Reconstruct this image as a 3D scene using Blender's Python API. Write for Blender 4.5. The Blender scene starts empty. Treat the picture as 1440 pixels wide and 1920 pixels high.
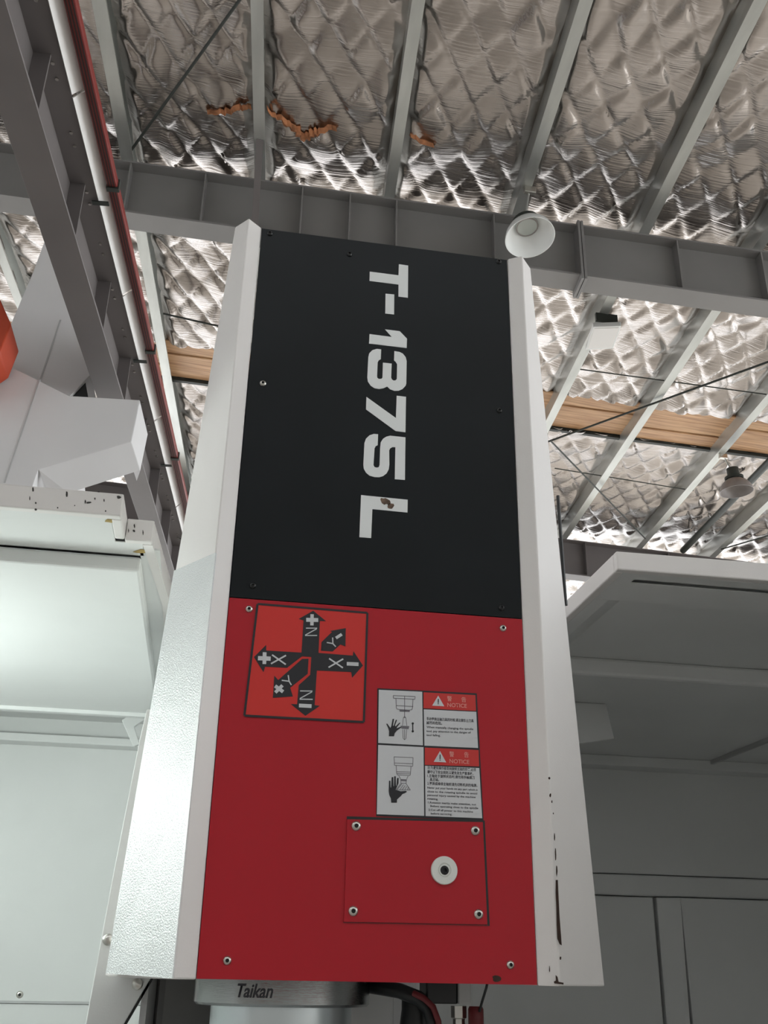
import bpy, bmesh, math, random
import numpy as np
from mathutils import Vector, Matrix

random.seed(7)
SC = bpy.context.scene
COL = SC.collection

# ------------------------------------------------------------------ camera
F = 1883.3                       # focal length in pixels of the 1440x1920 frame
PITCH, ROLL, YAW = .4301, .0196, .1638
CAM = np.array([-.006, -1.5817, 1.6113])
YB = .0729                       # the hall is turned a little against the machine
def cam_axes():
    cy, sy = math.cos(YAW), math.sin(YAW)
    f0 = np.array([sy, cy, 0]); r0 = np.array([cy, -sy, 0]); u0 = np.array([0, 0, 1.])
    f = f0*math.cos(PITCH)+u0*math.sin(PITCH); u = -f0*math.sin(PITCH)+u0*math.cos(PITCH)
    return np.array([r0*math.cos(ROLL)+u*math.sin(ROLL), -r0*math.sin(ROLL)+u*math.cos(ROLL), f])
AX = cam_axes()
cd = bpy.data.cameras.new('camera'); cam = bpy.data.objects.new('camera', cd); COL.objects.link(cam)
cd.sensor_fit = 'VERTICAL'; cd.sensor_height = 36; cd.sensor_width = 27; cd.lens = F/1920*36
cd.clip_start = .05; cd.clip_end = 200
mw = Matrix.Identity(4)
for i in range(3):
    mw[i][0] = AX[0][i]; mw[i][1] = AX[1][i]; mw[i][2] = -AX[2][i]; mw[i][3] = CAM[i]
cam.matrix_world = mw
SC.camera = cam

# ------------------------------------------------------------------ light
world = bpy.data.worlds.new('overcast_daylight'); SC.world = world
world.use_nodes = True
bg = world.node_tree.nodes['Background']
bg.inputs[0].default_value = (.93, .97, 1.0, 1); bg.inputs[1].default_value = 2.2
SC.view_settings.view_transform = 'Standard'; SC.view_settings.look = 'None'
SC.view_settings.gamma = 1; SC.view_settings.use_curve_mapping = False
SC.view_settings.exposure = 1.05

# ------------------------------------------------------------------ pixel -> point helpers
def ray(x, y): return AX.T @ np.array([(x-720)/F, (960-y)/F, 1.])
def onY(x, y, Y):
    d = ray(x, y); t = (Y-CAM[1])/d[1]; return Vector(CAM+t*d)
def onZ(x, y, Z):
    d = ray(x, y); t = (Z-CAM[2])/d[2]; return Vector(CAM+t*d)
def zm(pts, ox, oy, s): return [(ox+a/s, oy+b/s) for a, b in pts]
# hall frame: lat across, dep along the purlins, h above the camera
BX = np.array([math.cos(YB), -math.sin(YB), 0]); BY = np.array([math.sin(YB), math.cos(YB), 0])
def rp(lat, dep, h): return Vector(CAM+lat*BX+dep*BY+np.array([0, 0, h]))
H0, SLOPE = 6.1, .074
def hr(lat): return H0-SLOPE*lat
def latr(r): return r*H0/(1+SLOPE*r)

# ------------------------------------------------------------------ materials
def mat(name, col, rough=.5, metal=0., noise=0., nscale=8., bump=0., bscale=60., spec=None, col2=None, stretch=None, coat=0.):
    m = bpy.data.materials.new(name); m.use_nodes = True
    nt = m.node_tree; b = nt.nodes['Principled BSDF']
    b.inputs['Base Color'].default_value = (*col, 1); b.inputs['Roughness'].default_value = rough; b.inputs['Metallic'].default_value = metal
    if spec is not None: b.inputs['Specular IOR Level'].default_value = spec
    if coat: b.inputs['Coat Weight'].default_value = coat; b.inputs['Coat Roughness'].default_value = .15
    tc = nt.nodes.new('ShaderNodeTexCoord'); src = tc.outputs['Object']
    if stretch:
        mp = nt.nodes.new('ShaderNodeMapping'); mp.inputs['Scale'].default_value = stretch
        nt.links.new(src, mp.inputs['Vector']); src = mp.outputs['Vector']
    if noise or col2:
        n = nt.nodes.new('ShaderNodeTexNoise'); n.inputs['Scale'].default_value = nscale; n.inputs['Detail'].default_value = 6
        nt.links.new(src, n.inputs['Vector'])
        r = nt.nodes.new('ShaderNodeValToRGB')
        c2 = col2 or tuple(c*(1-noise) for c in col)
        r.color_ramp.elements[0].position = .35; r.color_ramp.elements[0].color = (*c2, 1)
        r.color_ramp.elements[1].position = .65; r.color_ramp.elements[1].color = (*col, 1)
        nt.links.new(n.outputs['Fac'], r.inputs['Fac']); nt.links.new(r.outputs['Color'], b.inputs['Base Color'])
    if bump:
        n2 = nt.nodes.new('ShaderNodeTexNoise'); n2.inputs['Scale'].default_value = bscale; n2.inputs['Detail'].default_value = 3
        nt.links.new(src, n2.inputs['Vector'])
        bp = nt.nodes.new('ShaderNodeBump'); bp.inputs['Strength'].default_value = bump; bp.inputs['Distance'].default_value = .002
        nt.links.new(n2.outputs['Fac'], bp.inputs['Height']); nt.links.new(bp.outputs['Normal'], b.inputs['Normal'])
    return m
M = {}
M['white'] = mat('white_machine_paint', (.80, .77, .75), .38, noise=.05, nscale=3, bump=.08, bscale=350)
M['plate'] = mat('orange_peel_white_paint', (.80, .82, .82), .24, noise=.05, nscale=4, bump=.55, bscale=420)
M['encl'] = mat('pale_green_white_paint', (.75, .757, .745), .42, noise=.05, nscale=2.5, bump=.06, bscale=300)
M['greypaint'] = mat('grey_machine_paint', (.5, .5, .5), .5, noise=.08, nscale=3)
M['black'] = mat('black_satin_panel', (.008, .0105, .0125), .34, noise=.25, nscale=5, spec=.2)
M['blackprint'] = mat('black_print', (.012, .012, .016), .5)
M['red'] = mat('deep_red_panel', (.45, .013, .024), .31, spec=.3, noise=.06, nscale=3)
M['redprint'] = mat('bright_red_vinyl', (.62, .022, .016), .42)
M['notice_red'] = mat('notice_red_print', (.58, .03, .025), .45)
M['whiteprint'] = mat('white_vinyl', (.78, .80, .80), .45)
M['sticker'] = mat('sticker_white', (.62, .63, .65), .45)
M['pinkprint'] = mat('pale_red_print', (.75, .30, .26), .5)
M['greyprint'] = mat('grey_print', (.16, .15, .17), .5)
M['textprint'] = mat('fine_text_print', (.045, .045, .055), .5)
M['steel'] = mat('zinc_screw_steel', (.62, .60, .56), .28, 1.)
M['dark'] = mat('dark_socket', (.01, .01, .01), .6)
M['brushed'] = mat('turned_spindle_steel', (.36, .37, .37), .16, 1., bump=.15, bscale=40, stretch=(1, 1, 40))
M['chrome'] = mat('pale_spindle_sleeve', (.72, .78, .80), .3, .85)
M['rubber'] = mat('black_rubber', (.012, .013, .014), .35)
M['redrubber'] = mat('dark_red_plastic', (.16, .012, .016), .4)
M['nylon'] = mat('white_nylon', (.75, .76, .72), .45)
M['chip'] = mat('rust_brown_chip', (.045, .022, .014), .8, noise=.5, nscale=60)
M['dirt'] = mat('dark_dirt_speck', (.05, .048, .045), .8)
M['rust'] = mat('yellow_rust_stain', (.42, .30, .10), .7, noise=.4, nscale=30)
M['smudge'] = mat('brown_glue_smudge', (.20, .13, .09), .8, noise=.6, nscale=90)
M['beam'] = mat('grey_brown_steel_paint', (.155, .138, .135), .5, noise=.12, nscale=2)
M['web'] = mat('grey_brown_steel_web', (.155, .138, .135), .5, noise=.12, nscale=2)
M['rafter'] = mat('grey_steel_rafter_paint', (.24, .23, .225), .42, noise=.12, nscale=1.5)
M['galv'] = mat('galvanised_purlin', (.56, .575, .555), .34, .7, noise=.2, nscale=6, stretch=(1, .2, 1))
M['busred'] = mat('red_conductor_rail', (.20, .022, .018), .4)
M['railwhite'] = mat('white_rail_plastic', (.82, .80, .78), .45)
M['lampwhite'] = mat('white_enamel', (.85, .86, .85), .25)
M['lampgrey'] = mat('aged_grey_enamel', (.30, .27, .26), .35, noise=.2, nscale=9)
M['lens'] = mat('frosted_lamp_lens', (.50, .53, .50), .25)
M['lampbody'] = mat('dark_lamp_housing', (.03, .035, .03), .5)
M['wood'] = mat('brown_roof_board', (.74, .46, .25), .5, nscale=3, col2=(.46, .24, .12), stretch=(.6, 9, 1))
M['fibre'] = mat('orange_insulation_fibre', (.62, .26, .12), .9, noise=.6, nscale=14, bump=.8, bscale=60)
M['wallpaint'] = mat('pale_wall_paint', (.5, .49, .47), .7)
M['concrete'] = mat('grey_concrete', (.42, .38, .33), .6, noise=.2, nscale=.8)
M['duct'] = mat('white_duct_sheet', (.72, .71, .71), .4, noise=.04, nscale=2)
M['orange'] = mat('red_orange_paint', (.50, .06, .02), .5)
def foil_mat():
    m = mat('crinkled_foil', (.47, .43, .405), .22, .97, noise=.12, nscale=1.2)
    nt = m.node_tree; b = nt.nodes['Principled BSDF']
    tc = nt.nodes.new('ShaderNodeTexCoord')
    prev = None
    for sc, st, di, de in (((1.3, 60, 2), .5, .009, 5), ((3, 3, 3), .10, .02, 2)):
        mp = nt.nodes.new('ShaderNodeMapping'); mp.inputs['Scale'].default_value = sc
        nt.links.new(tc.outputs['Object'], mp.inputs['Vector'])
        n = nt.nodes.new('ShaderNodeTexNoise'); n.inputs['Scale'].default_value = 1.; n.inputs['Detail'].default_value = de
        nt.links.new(mp.outputs['Vector'], n.inputs['Vector'])
        bp = nt.nodes.new('ShaderNodeBump'); bp.inputs['Strength'].default_value = st; bp.inputs['Distance'].default_value = di
        nt.links.new(n.outputs['Fac'], bp.inputs['Height'])
        if prev: nt.links.new(prev.outputs['Normal'], bp.inputs['Normal'])
        prev = bp
    nt.links.new(prev.outputs['Normal'], b.inputs['Normal'])
    return m
M['foil'] = foil_mat()

# ------------------------------------------------------------------ mesh helpers
class MB:
    def __init__(s): s.bm = bmesh.new(); s.mi = 0
    def face(s, vs):
        try:
            f = s.bm.faces.new(vs); f.material_index = s.mi; return f
        except ValueError: return None
    def hexa(s, c):          # 8 corners: bottom ring 0-3, top ring 4-7
        v = [s.bm.verts.new(p) for p in c]
        for q in ((3, 2, 1, 0), (4, 5, 6, 7), (0, 1, 5, 4), (1, 2, 6, 5), (2, 3, 7, 6), (3, 0, 4, 7)): s.face([v[i] for i in q])
        return s
    def box(s, x0, x1, y0, y1, z0, z1):
        return s.hexa([(x0, y0, z0), (x1, y0, z0), (x1, y1, z0), (x0, y1, z0), (x0, y0, z1), (x1, y0, z1), (x1, y1, z1), (x0, y1, z1)])
    def rbox(s, l0, l1, d0, d1, o0, o1):     # box in the hall frame, heights relative to the purlin line
        c = [rp(a, b, hr(a)+o) for o in (o0, o1) for a, b in ((l0, d0), (l1, d0), (l1, d1), (l0, d1))]
        return s.hexa(c)
    def prism(s, pts, vec):
        pts = [Vector(p) for p in pts]; vec = Vector(vec)
        a = [s.bm.verts.new(p) for p in pts]; b = [s.bm.verts.new(p+vec) for p in pts]
        s.face(a); s.face(b[::-1]); n = len(pts)
        for i in range(n): s.face([a[i], b[i], b[(i+1) % n], a[(i+1) % n]])
        return s
    def loft(s, secs, close=True):
        rings = [[s.bm.verts.new(p) for p in sec] for sec in secs]; n = len(rings[0])
        for r0, r1 in zip(rings, rings[1:]):
            for i in range(n): s.face([r0[i], r0[(i+1) % n], r1[(i+1) % n], r1[i]])
        if close: s.face(rings[0][::-1]); s.face(rings[-1])
        return s
    def lathe(s, prof, o, axis=(0, 0, 1), n=32, mis=None):
        o = Vector(o); w = Vector(axis).normalized(); u = w.orthogonal().normalized(); v = w.cross(u)
        rings = []
        for r, h in prof:
            if r < 1e-6: rings.append([s.bm.verts.new(o+w*h)])
            else: rings.append([s.bm.verts.new(o+w*h+(u*math.cos(t)+v*math.sin(t))*r) for t in [2*math.pi*k/n for k in range(n)]])
        for k, (a, b) in enumerate(zip(rings, rings[1:])):
            if mis: s.mi = mis[k]
            for i in range(n):
                j = (i+1) % n
                if len(a) == 1 and len(b) == 1: continue
                if len(a) == 1: s.face([a[0], b[j], b[i]])
                elif len(b) == 1: s.face([a[i], a[j], b[0]])
                else: s.face([a[i], a[j], b[j], b[i]])
        s.mi = 0
        return s
    def tube(s, pts, r, n=8, rs=None):
        pts = [Vector(p) for p in pts]; rings = []; u = None
        for i, p in enumerate(pts):
            t = (pts[min(i+1, len(pts)-1)]-pts[max(i-1, 0)]).normalized()
            u = t.orthogonal().normalized() if u is None else (u-t*u.dot(t)).normalized()
            v = t.cross(u); rr = rs[i] if rs else r
            rings.append([p+(u*math.cos(2*math.pi*k/n)+v*math.sin(2*math.pi*k/n))*rr for k in range(n)])
        return s.loft(rings)
    def build(s, name, m, parent=None, smooth=False, bevel=0., seg=2):
        bmesh.ops.remove_doubles(s.bm, verts=s.bm.verts, dist=1e-7)
        ng = [f for f in s.bm.faces if len(f.verts) > 4]
        if ng: bmesh.ops.triangulate(s.bm, faces=ng)
        bmesh.ops.recalc_face_normals(s.bm, faces=s.bm.faces)
        me = bpy.data.meshes.new(name); s.bm.to_mesh(me); s.bm.free()
        for mm in (m if isinstance(m, (list, tuple)) else [m]): me.materials.append(M[mm])
        if smooth:
            me.polygons.foreach_set('use_smooth', [True]*len(me.polygons))
            try: me.set_sharp_from_angle(angle=math.radians(40))
            except Exception: pass
        o = bpy.data.objects.new(name, me); COL.objects.link(o)
        if bevel:
            b = o.modifiers.new('bevel', 'BEVEL'); b.width = bevel; b.segments = seg; b.limit_method = 'ANGLE'; b.angle_limit = math.radians(30)
        if parent: setp(o, parent)
        return o
def wmat(o):
    return (wmat(o.parent) @ o.matrix_parent_inverse @ o.matrix_basis) if o.parent else o.matrix_basis.copy()
def setp(o, p):
    o.parent = p; o.matrix_parent_inverse = wmat(p).inverted()
def tag(o, label=None, cat=None, group=None, kind=None):
    if label: o['label'] = label
    if cat: o['category'] = cat
    if group: o['group'] = group
    if kind: o['kind'] = kind
    return o
def thing(name, loc, label, cat, group=None):
    o = bpy.data.objects.new(name, None); COL.objects.link(o); o.location = loc; o.empty_display_size = .1
    return tag(o, label, cat, group)
def inst(src, loc, parent, rot=None):
    o = bpy.data.objects.new(src.name.split('.')[0], src.data); COL.objects.link(o); o.location = loc
    if rot: o.rotation_euler = rot
    setp(o, parent); return o

# ------------------------------------------------------------------ floor
f = MB().box(-14, 20, -9, 26, -.2, 0).build('floor', 'concrete'); tag(f, 'plain grey concrete workshop floor', 'floor', kind='structure')

# hall walls with long window bands (daylight comes in through them), far end open
def hwall(name, l0, l1, d0, d1, z0, z1, label):
    m = MB(); c = [rp(a, b, z-CAM[2]) for z in (z0, z1) for a, b in ((l0, d0), (l1, d0), (l1, d1), (l0, d1))]
    o = m.hexa(c).build(name, 'wallpaint'); tag(o, label, 'wall', kind='structure'); return o
hwall('wall_left', -9.2, -9, -4, 20, 0, 3.2, 'plain lower wall on the left of the hall')
hwall('wall_left', -9.2, -9, -4, 20, 4.0, 8.3, 'wall above the window band on the left of the hall')
hwall('wall_right', 11.2, 11.4, -4, 20, 0, 1.1, 'low wall under the window band on the right of the hall')
hwall('wall_right', 11.2, 11.4, -4, 20, 6.3, 6.9, 'wall above the window band on the right of the hall')
hwall('wall_front', -9.2, 11.4, -4.2, -4, 0, 8.3, 'plain wall behind the photographer')
# ------------------------------------------------------------------ roof
DEP0, DEP1 = -3., 19.6
RAF = [.3, 6.8, 13.3]
PR = [-1.25, -1.05, -.86, -.67, -.478, -.254, -.0755, .107, .295, .489, .67, .876, 1.083, 1.30, 1.53, 1.77]
PL = [latr(r) for r in PR]
ceil_root = MB()
for l0, l1 in ((PL[0]-1, PL[-1]+1),): ceil_root.rbox(l0, l1, DEP0, DEP1, .34, .36)
CE = ceil_root.build('ceiling', 'galv'); tag(CE, 'foil-lined sloping metal workshop roof', 'ceiling', kind='structure')
A1 = math.radians(31); SP = .245
def hsh(i, j): 
    t = np.sin(i*127.1+j*311.7)*43758.5453; return t-np.floor(t)
def foil_strip(l0, l1, d0, d1):
    fine = d0 > 0 and -4 < l0 < 7
    nx = max(6, int((l1-l0)/(.024 if fine else .06))); ny = int((d1-d0)/(.03 if fine else .08))
    x = np.linspace(l0, l1, nx+1); y = np.linspace(d0, d1, ny+1)
    X, Y = np.meshgrid(x, y, indexing='ij')
    wob = .025*np.sin(X*2.1+Y*1.3)+.012*np.sin(Y*3.7-X*1.1)
    u = ((X+wob)*math.cos(A1)+Y*math.sin(A1))/SP; v = ((X-wob)*math.cos(A1)-Y*math.sin(A1))/SP
    iu, iv = np.floor(u), np.floor(v)
    gu = 1-np.exp(-np.abs(np.sin(np.pi*u))/.24); gv = 1-np.exp(-np.abs(np.sin(np.pi*v))/.30)
    pil = gv*(.45+.55*gu)
    amp = .024+.018*hsh(iu, iv)
    e = np.clip(np.minimum(X-l0, l1-X)/.13, 0, 1); e = e*e*(3-2*e)
    tilt = (u-iu-.5)*(hsh(iu+9, iv)-.5)+(v-iv-.5)*(hsh(iu, iv+5)-.5)
    d = (pil*amp + .12*tilt*gu*gv + .03+.02*np.sin(Y*2.3+X)+.006*np.sin(Y*7.1+X*2.))*e
    h = H0-SLOPE*X+.205-d
    P = CAM[None, None, :]+X[..., None]*BX+Y[..., None]*BY; P[..., 2] += h
    me = bpy.data.meshes.new('insulation_panel')
    idx = np.arange((nx+1)*(ny+1)).reshape(nx+1, ny+1)
    q = np.stack([idx[:-1, :-1], idx[:-1, 1:], idx[1:, 1:], idx[1:, :-1]], -1).reshape(-1, 4)
    me.from_pydata(P.reshape(-1, 3).tolist(), [], q.tolist()); me.materials.append(M['foil'])
    me.polygons.foreach_set('use_smooth', [True]*len(me.polygons))
    o = bpy.data.objects.new('insulation_panel', me); COL.objects.link(o); setp(o, CE); return o
WOOD = (9.62, 10.38)
for i in range(len(PL)-1):
    l0, l1 = PL[i]-.05, PL[i+1]-.05
    for d0, d1 in ((DEP0, RAF[0]), (RAF[0], RAF[1]), (RAF[1], WOOD[0]+.02), (WOOD[1]-.02, RAF[2]), (RAF[2], DEP1)):
        foil_strip(l0, l1, d0, d1)
    nb = 3
    for k in range(nb):
        a = WOOD[0]+(WOOD[1]-WOOD[0])*k/nb; b = WOOD[0]+(WOOD[1]-WOOD[0])*(k+1)/nb-.012
        o = MB().rbox(l0+.01, l1-.01, a, b, .155+.012*((k+i) % 2), .185).build('roof_board', 'wood', CE, bevel=.006, seg=1)
# dark strip standing in for the shadow gap along the boards' lower edge
MB().rbox(PL[0], PL[-1], WOOD[1], WOOD[1]+.05, .13, .2).build('board_shadow', 'lampbody', CE)
# torn insulation with orange fibre showing
def torn(pts, w):
    m = MB(); rows = []
    for i, (px, py) in enumerate(pts):
        t = i/(len(pts)-1); ww = w*(.35+.65*math.sin(math.pi*min(max(t, .06), .94)))*(.75+.5*random.random())
        d = ray(px, py); q = d/d[2]*(H0+.13); lat = float(q@BX); dep = float(q@BY)
        rows.append([rp(lat, dep-ww/2, hr(lat)+.118), rp(lat+.01, dep, hr(lat)+.088), rp(lat, dep+ww/2, hr(lat)+.118), rp(lat, dep, hr(lat)+.15)])
    m.loft(rows); return m.build('torn_insulation', 'fibre', CE, smooth=True)
def dense(pts, n=4, j=2.5):
    out = []
    for a, b in zip(pts, pts[1:]):
        for k in range(n): out.append((a[0]+(b[0]-a[0])*k/n+random.uniform(-j, j), a[1]+(b[1]-a[1])*k/n+random.uniform(-j, j)))
    return out+[pts[-1]]
torn(dense([(388, 222), (420, 218), (450, 208), (470, 206)], 6, 3.5), .06)
torn(dense([(500, 210), (522, 222), (545, 240), (567, 256), (588, 250), (600, 240), (630, 238)], 6, 4), .10)
torn(dense([(770, 240), (785, 250), (812, 258)], 3), .06)

# purlins
PLAB = {4: 'galvanised purlin crossing the roof on the outer side of the crane beam', 5: 'wide pale purlin beside the red conductor rail',
        6: 'galvanised purlin crossed by the torn orange insulation', 7: 'galvanised purlin above the black panel lettering, between two foil strips',
        8: 'galvanised purlin from which the white bell lamp hangs', 9: 'galvanised purlin with the square white floodlight under it',
        10: 'dark-sided purlin next beyond the square white floodlight', 11: 'dark-sided purlin from which the grey bell lamp hangs',
        12: 'dark-sided purlin beyond the grey bell lamp and the conduit pipe',
        13: 'outermost far purlin just over the right hood of the enclosure'}
for i, l in enumerate(PL):
    if not 4 <= i <= 13: continue
    w = .105 if i == 5 else .09
    m = MB()
    m.rbox(l-w, l-w+.006, DEP0, DEP1, 0, .2); m.rbox(l-w+.006, l, DEP0, DEP1, 0, .005)
    m.rbox(l-.005, l, DEP0, DEP1, .005, .022); m.rbox(l-w+.006, l, DEP0, DEP1, .195, .2)
    o = m.build('roof_purlin', 'galv')
    tag(o, PLAB.get(i, 'galvanised roof purlin running out of view'), 'purlin', 'purlins under the foil roof')

# rafters: top flange, web, bottom flange, stiffeners
def rafter(dep, label, stiff, mt='rafter'):
    root = thing('rafter_beam', rp(0, dep, hr(0)-.6), label, 'beam', 'rafters across the hall')
    l0, l1 = PL[0]-.6, PL[-1]+.6
    MB().rbox(l0, l1, dep-.11, dep+.11, -.016, 0).build('top_flange', mt, root)
    MB().rbox(l0, l1, dep-.006, dep+.006, -.53, -.016).build('web', mt, root)
    MB().rbox(l0, l1, dep-.11, dep+.11, -.548, -.53).build('bottom_flange', mt, root)
    for l, side in stiff:
        for s in (-1, 1):
            MB().rbox(l-.006, l+.006, *sorted((dep+s*.006, dep+s*.105)), -.53, -.016).build('stiffener', mt, root)
    return root
def lat_at(px, py, dep):
    d = ray(px, py); return float(d@BX)*dep/float(d@BY)
st = [(lat_at(x, 400, 6.78), 0) for x in (235, 380, 565, 655, 742, 922, 1255, 1405, 100)]
r1 = rafter(6.8, 'grey steel rafter with web stiffeners behind the top of the machine head', st)
lsp = lat_at(1088, 470, 6.72)
for k in (-1, 1): MB().rbox(lsp+k*.014-.011, lsp+k*.014+.011, 6.66, 6.94, -.60, .02).build('splice_plate', 'rafter', r1, bevel=.002, seg=1)
for k in range(5):
    for s in (-1, 1):
        MB().lathe([(0, 0), (.017, 0), (.017, .014), (0, .014)], rp(lsp+.026, 6.74, hr(lsp)-.08-.1*k), tuple(BX), 6).build('bolt', 'rafter', r1) if s == 1 else None
rafter(13.3, 'dark steel rafter far off behind the right hood of the enclosure', [(latr(r), 0) for r in (.2, .45, .72, .95, 1.2)], 'beam')

# knee brace from purlin to rafter, tie rods
def roof_pix(px, py, o=0.):
    d = ray(px, py); r = float(d@BX)/d[2]; lat = latr(r); h = hr(lat)+o
    q = d/d[2]*h; return rp(float(q@BX), float(q@BY), h)
kb = MB()
a = roof_pix(487, 262, -.005); b = rp(lat_at(480, 400, 6.7), 6.70, hr(-.5)-.52)
kb.hexa([a+Vector((dx, 0, dz)) for dx, dz in ((-.028, 0), (.028, 0), (.028, .03), (-.028, .03))]+[b+Vector((dx, 0, dz)) for dx, dz in ((-.028, 0), (.028, 0), (.028, .03), (-.028, .03))])
o = kb.build('knee_brace', 'beam'); tag(o, 'flat steel knee brace from a purlin down to the grey rafter', 'brace')
RODS = [((240, 290), (452, -4), .02, .012, 'thin dark tie rod slanting across the foil beside the wide pale purlin'),
        ((306, 588), (412, 612), .02, .010, 'short thin rod under the foil above the brown boards left of the machine head'),
        ((1442, 678), (1028, 828), -.03, .012, 'long thin tie rod crossing the far purlins and the brown boards'),
        ((1032, 826), (1210, 1010), -.07, .010, 'thin tie rod below the brown boards, slanting away under the far foil'),
        ((1085, 692), (1440, 740), .02, .007, 'fine rod between the far purlins above the brown boards'),
        ((1040, 878), (1300, 920), .02, .007, 'fine rod between the far purlins below the brown boards'),
        ((1352, 1030), (1445, 1003), -.03, .010, 'thin rod just above the right hood of the enclosure')]
for p, q, o_, r_, lab in RODS:
    o = MB().tube([roof_pix(*p, o_), roof_pix(*q, o_)], r_, 8).build('tie_rod', 'lampbody'); tag(o, lab, 'rod', 'roof tie rods')
# conduit pipe among the far purlins
pp = [roof_pix(1440, 868, -.06), roof_pix(1278, 1035, -.06)]
dv = (pp[0]-pp[1]).normalized()
o = MB().tube([pp[1]+dv*.05, pp[0]+dv*2.0], .045, 12).build('conduit_pipe', 'lampbody', smooth=True); tag(o, 'dark round pipe running under the roof behind the grey bell lamp', 'pipe')

# lamps
def bell_lamp(px_rim, top_px, R, label, shade, tilt, size=1.):
    top = roof_pix(*top_px, -.0)
    d = ray(*px_rim); t = (float((np.array(top)-CAM)@BY))/float(d@BY); c = Vector(CAM+d*t)
    root = thing('bell_lamp', c, label, 'lamp', 'hanging bell lamps')
    ax = Vector((tilt[0], tilt[1], 1)).normalized()
    prof = [(R, 0), (R*.985, R*.10), (R*.93, R*.30), (R*.80, R*.52), (R*.62, R*.70), (R*.45, R*.80), (R*.44, R*.79), (R*.60, R*.68), (R*.78, R*.50), (R*.91, R*.29), (R*.965, R*.10), (R*.98, 0), (R, 0)]
    MB().lathe(prof, c, ax, 40).build('shade', shade, root, smooth=True)
    MB().lathe([(0, R*.70), (R*.34, R*.70), (R*.40, R*.66), (R*.46, R*.68), (R*.46, R*.82), (0, R*.82)], c, ax, 32).build('lens', 'lens', root, smooth=True)
    MB().lathe([(R*.40, R*.70), (R*.40, R*.645), (R*.45, R*.645), (R*.45, R*.70)], c, ax, 32).build('lens_ring', 'lampgrey', root, smooth=True)
    MB().lathe([(0, R*.80), (R*.56, R*.80), (R*.56, R*.98), (R*.36, R*1.04), (R*.36, R*1.55 if size > 1 else R*1.2), (R*.1, R*1.2 if size <= 1 else R*1.6), (0, R*1.25 if size <= 1 else R*1.6)], c, ax, 24).build('housing', 'lampbody', root, smooth=True)
    a = c+ax*R*1.2
    MB().tube([a, (a+top)/2, top], R*.045, 8).build('stem', 'galv', root)
    MB().box(top.x-.05, top.x+.05, top.y-.02, top.y+.02, top.z-.06, top.z+.004).build('hanger_clip', 'steel', root, bevel=.006)
    return root
bell_lamp((994, 446), (993, 352), .205, 'white bell lamp hanging just above the right corner of the machine head', 'lampwhite', (-.08, .22))
bell_lamp((1381, 922), (1355, 852), .195, 'grey bell lamp hanging under the far roof near the brown boards', 'lampgrey', (-.05, -.02), 1.3)
# square floodlight
fl = thing('floodlight', roof_pix(1130, 634, -.2), 'square white floodlight fixed under a far purlin', 'lamp')
cn = [roof_pix(px, py, -.14) for px, py in ((1112, 613), (1165, 611), (1150, 654), (1098, 656))]
MB().prism(cn, (0, 0, .05)).build('casing', 'lampwhite', fl, bevel=.006)
cc = sum(cn, Vector())/4
MB().prism([cc+(p-cc)*.86-Vector((0, 0, .003)) for p in cn], (0, 0, .003)).build('diffuser', 'railwhite', fl)
MB().box(cn[0].x+.02, cn[0].x+.24, cn[0].y-.05, cn[0].y-.02, cn[0].z+.05, cn[0].z+.14).build('bracket', 'lampbody', fl)

# ------------------------------------------------------------------ crane runway beam
HB, HT = 3.4, 3.756; KS = .0165
def cl(dep, c): return c+KS*dep
def crbox(m, c0, c1, d0, d1, h0, h1):
    return m.hexa([rp(cl(d, c), d, h) for h in (h0, h1) for c, d in ((c0, d0), (c1, d0), (c1, d1), (c0, d1))])
CW = -1.385
cr = thing('crane_beam', rp(CW, 6, HB), 'dark grey crane runway beam with stiffeners running along the hall', 'beam')
crbox(MB(), CW-.085, CW+.085, -1, 13, HB, HB+.014).build('bottom_flange', 'beam', cr, bevel=.002, seg=1)
crbox(MB(), CW-.005, CW+.005, -1, 13, HB+.014, HT).build('web', 'web', cr)
crbox(MB(), CW-.13, CW+.13, -1, 13, HT, HT+.016).build('top_flange', 'beam', cr)
k = 0
for d in np.arange(1.75, 12.5, .83):
    crbox(MB(), CW+.005, CW+.083, d, d+.012, HB+.014, HT).build('stiffener', 'beam', cr)
bolt = None
for d in np.arange(2.2, 12.5, .42):
    for e in (0, .09):
        p = rp(cl(d+e, CW+.082), d+e, HT)
        if bolt is None:
            bolt = MB().lathe([(0, -.006), (.009, -.006), (.009, 0), (0, 0)], (0, 0, 0), (0, 0, 1), 8).build('bolt', 'steel'); bolt.location = p; setp(bolt, cr)
        else: inst(bolt, p, cr)
wr = thing('insulated_rail', rp(cl(6, CW+.16), 6, HT), 'white strip rail fixed along the crane beam', 'rail')
for i, d in enumerate(np.arange(-1, 13, 1.55)):
    MB().hexa([rp(cl(e, c), e, h) for (c, h, e) in ((CW+.132, HT-.004, d), (CW+.136, HT-.008, d), (CW+.136, HT-.008, d+1.53), (CW+.132, HT-.004, d+1.53), (CW+.184, HT+.046, d), (CW+.188, HT+.042, d), (CW+.188, HT+.042, d+1.53), (CW+.184, HT+.046, d+1.53))]).build('rail_length', 'railwhite', wr)
    crbox(MB(), CW+.10, CW+.188, d+.7, d+.73, HT-.016, HT-.009).build('clip', 'lampbody', wr)
br = thing('conductor_rail', rp(cl(6, CW+.22), 6, HT), 'dark red conductor rail running beside the white strip of the crane beam', 'rail')
crbox(MB(), CW+.195, CW+.248, -1, 13, HT+.005, HT+.055).build('rail_body', 'busred', br, bevel=.006)
for j in range(3): crbox(MB(), CW+.204+.014*j, CW+.208+.014*j, -1, 13, HT+.001, HT+.006).build('conductor_groove', 'dark', br)
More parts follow.
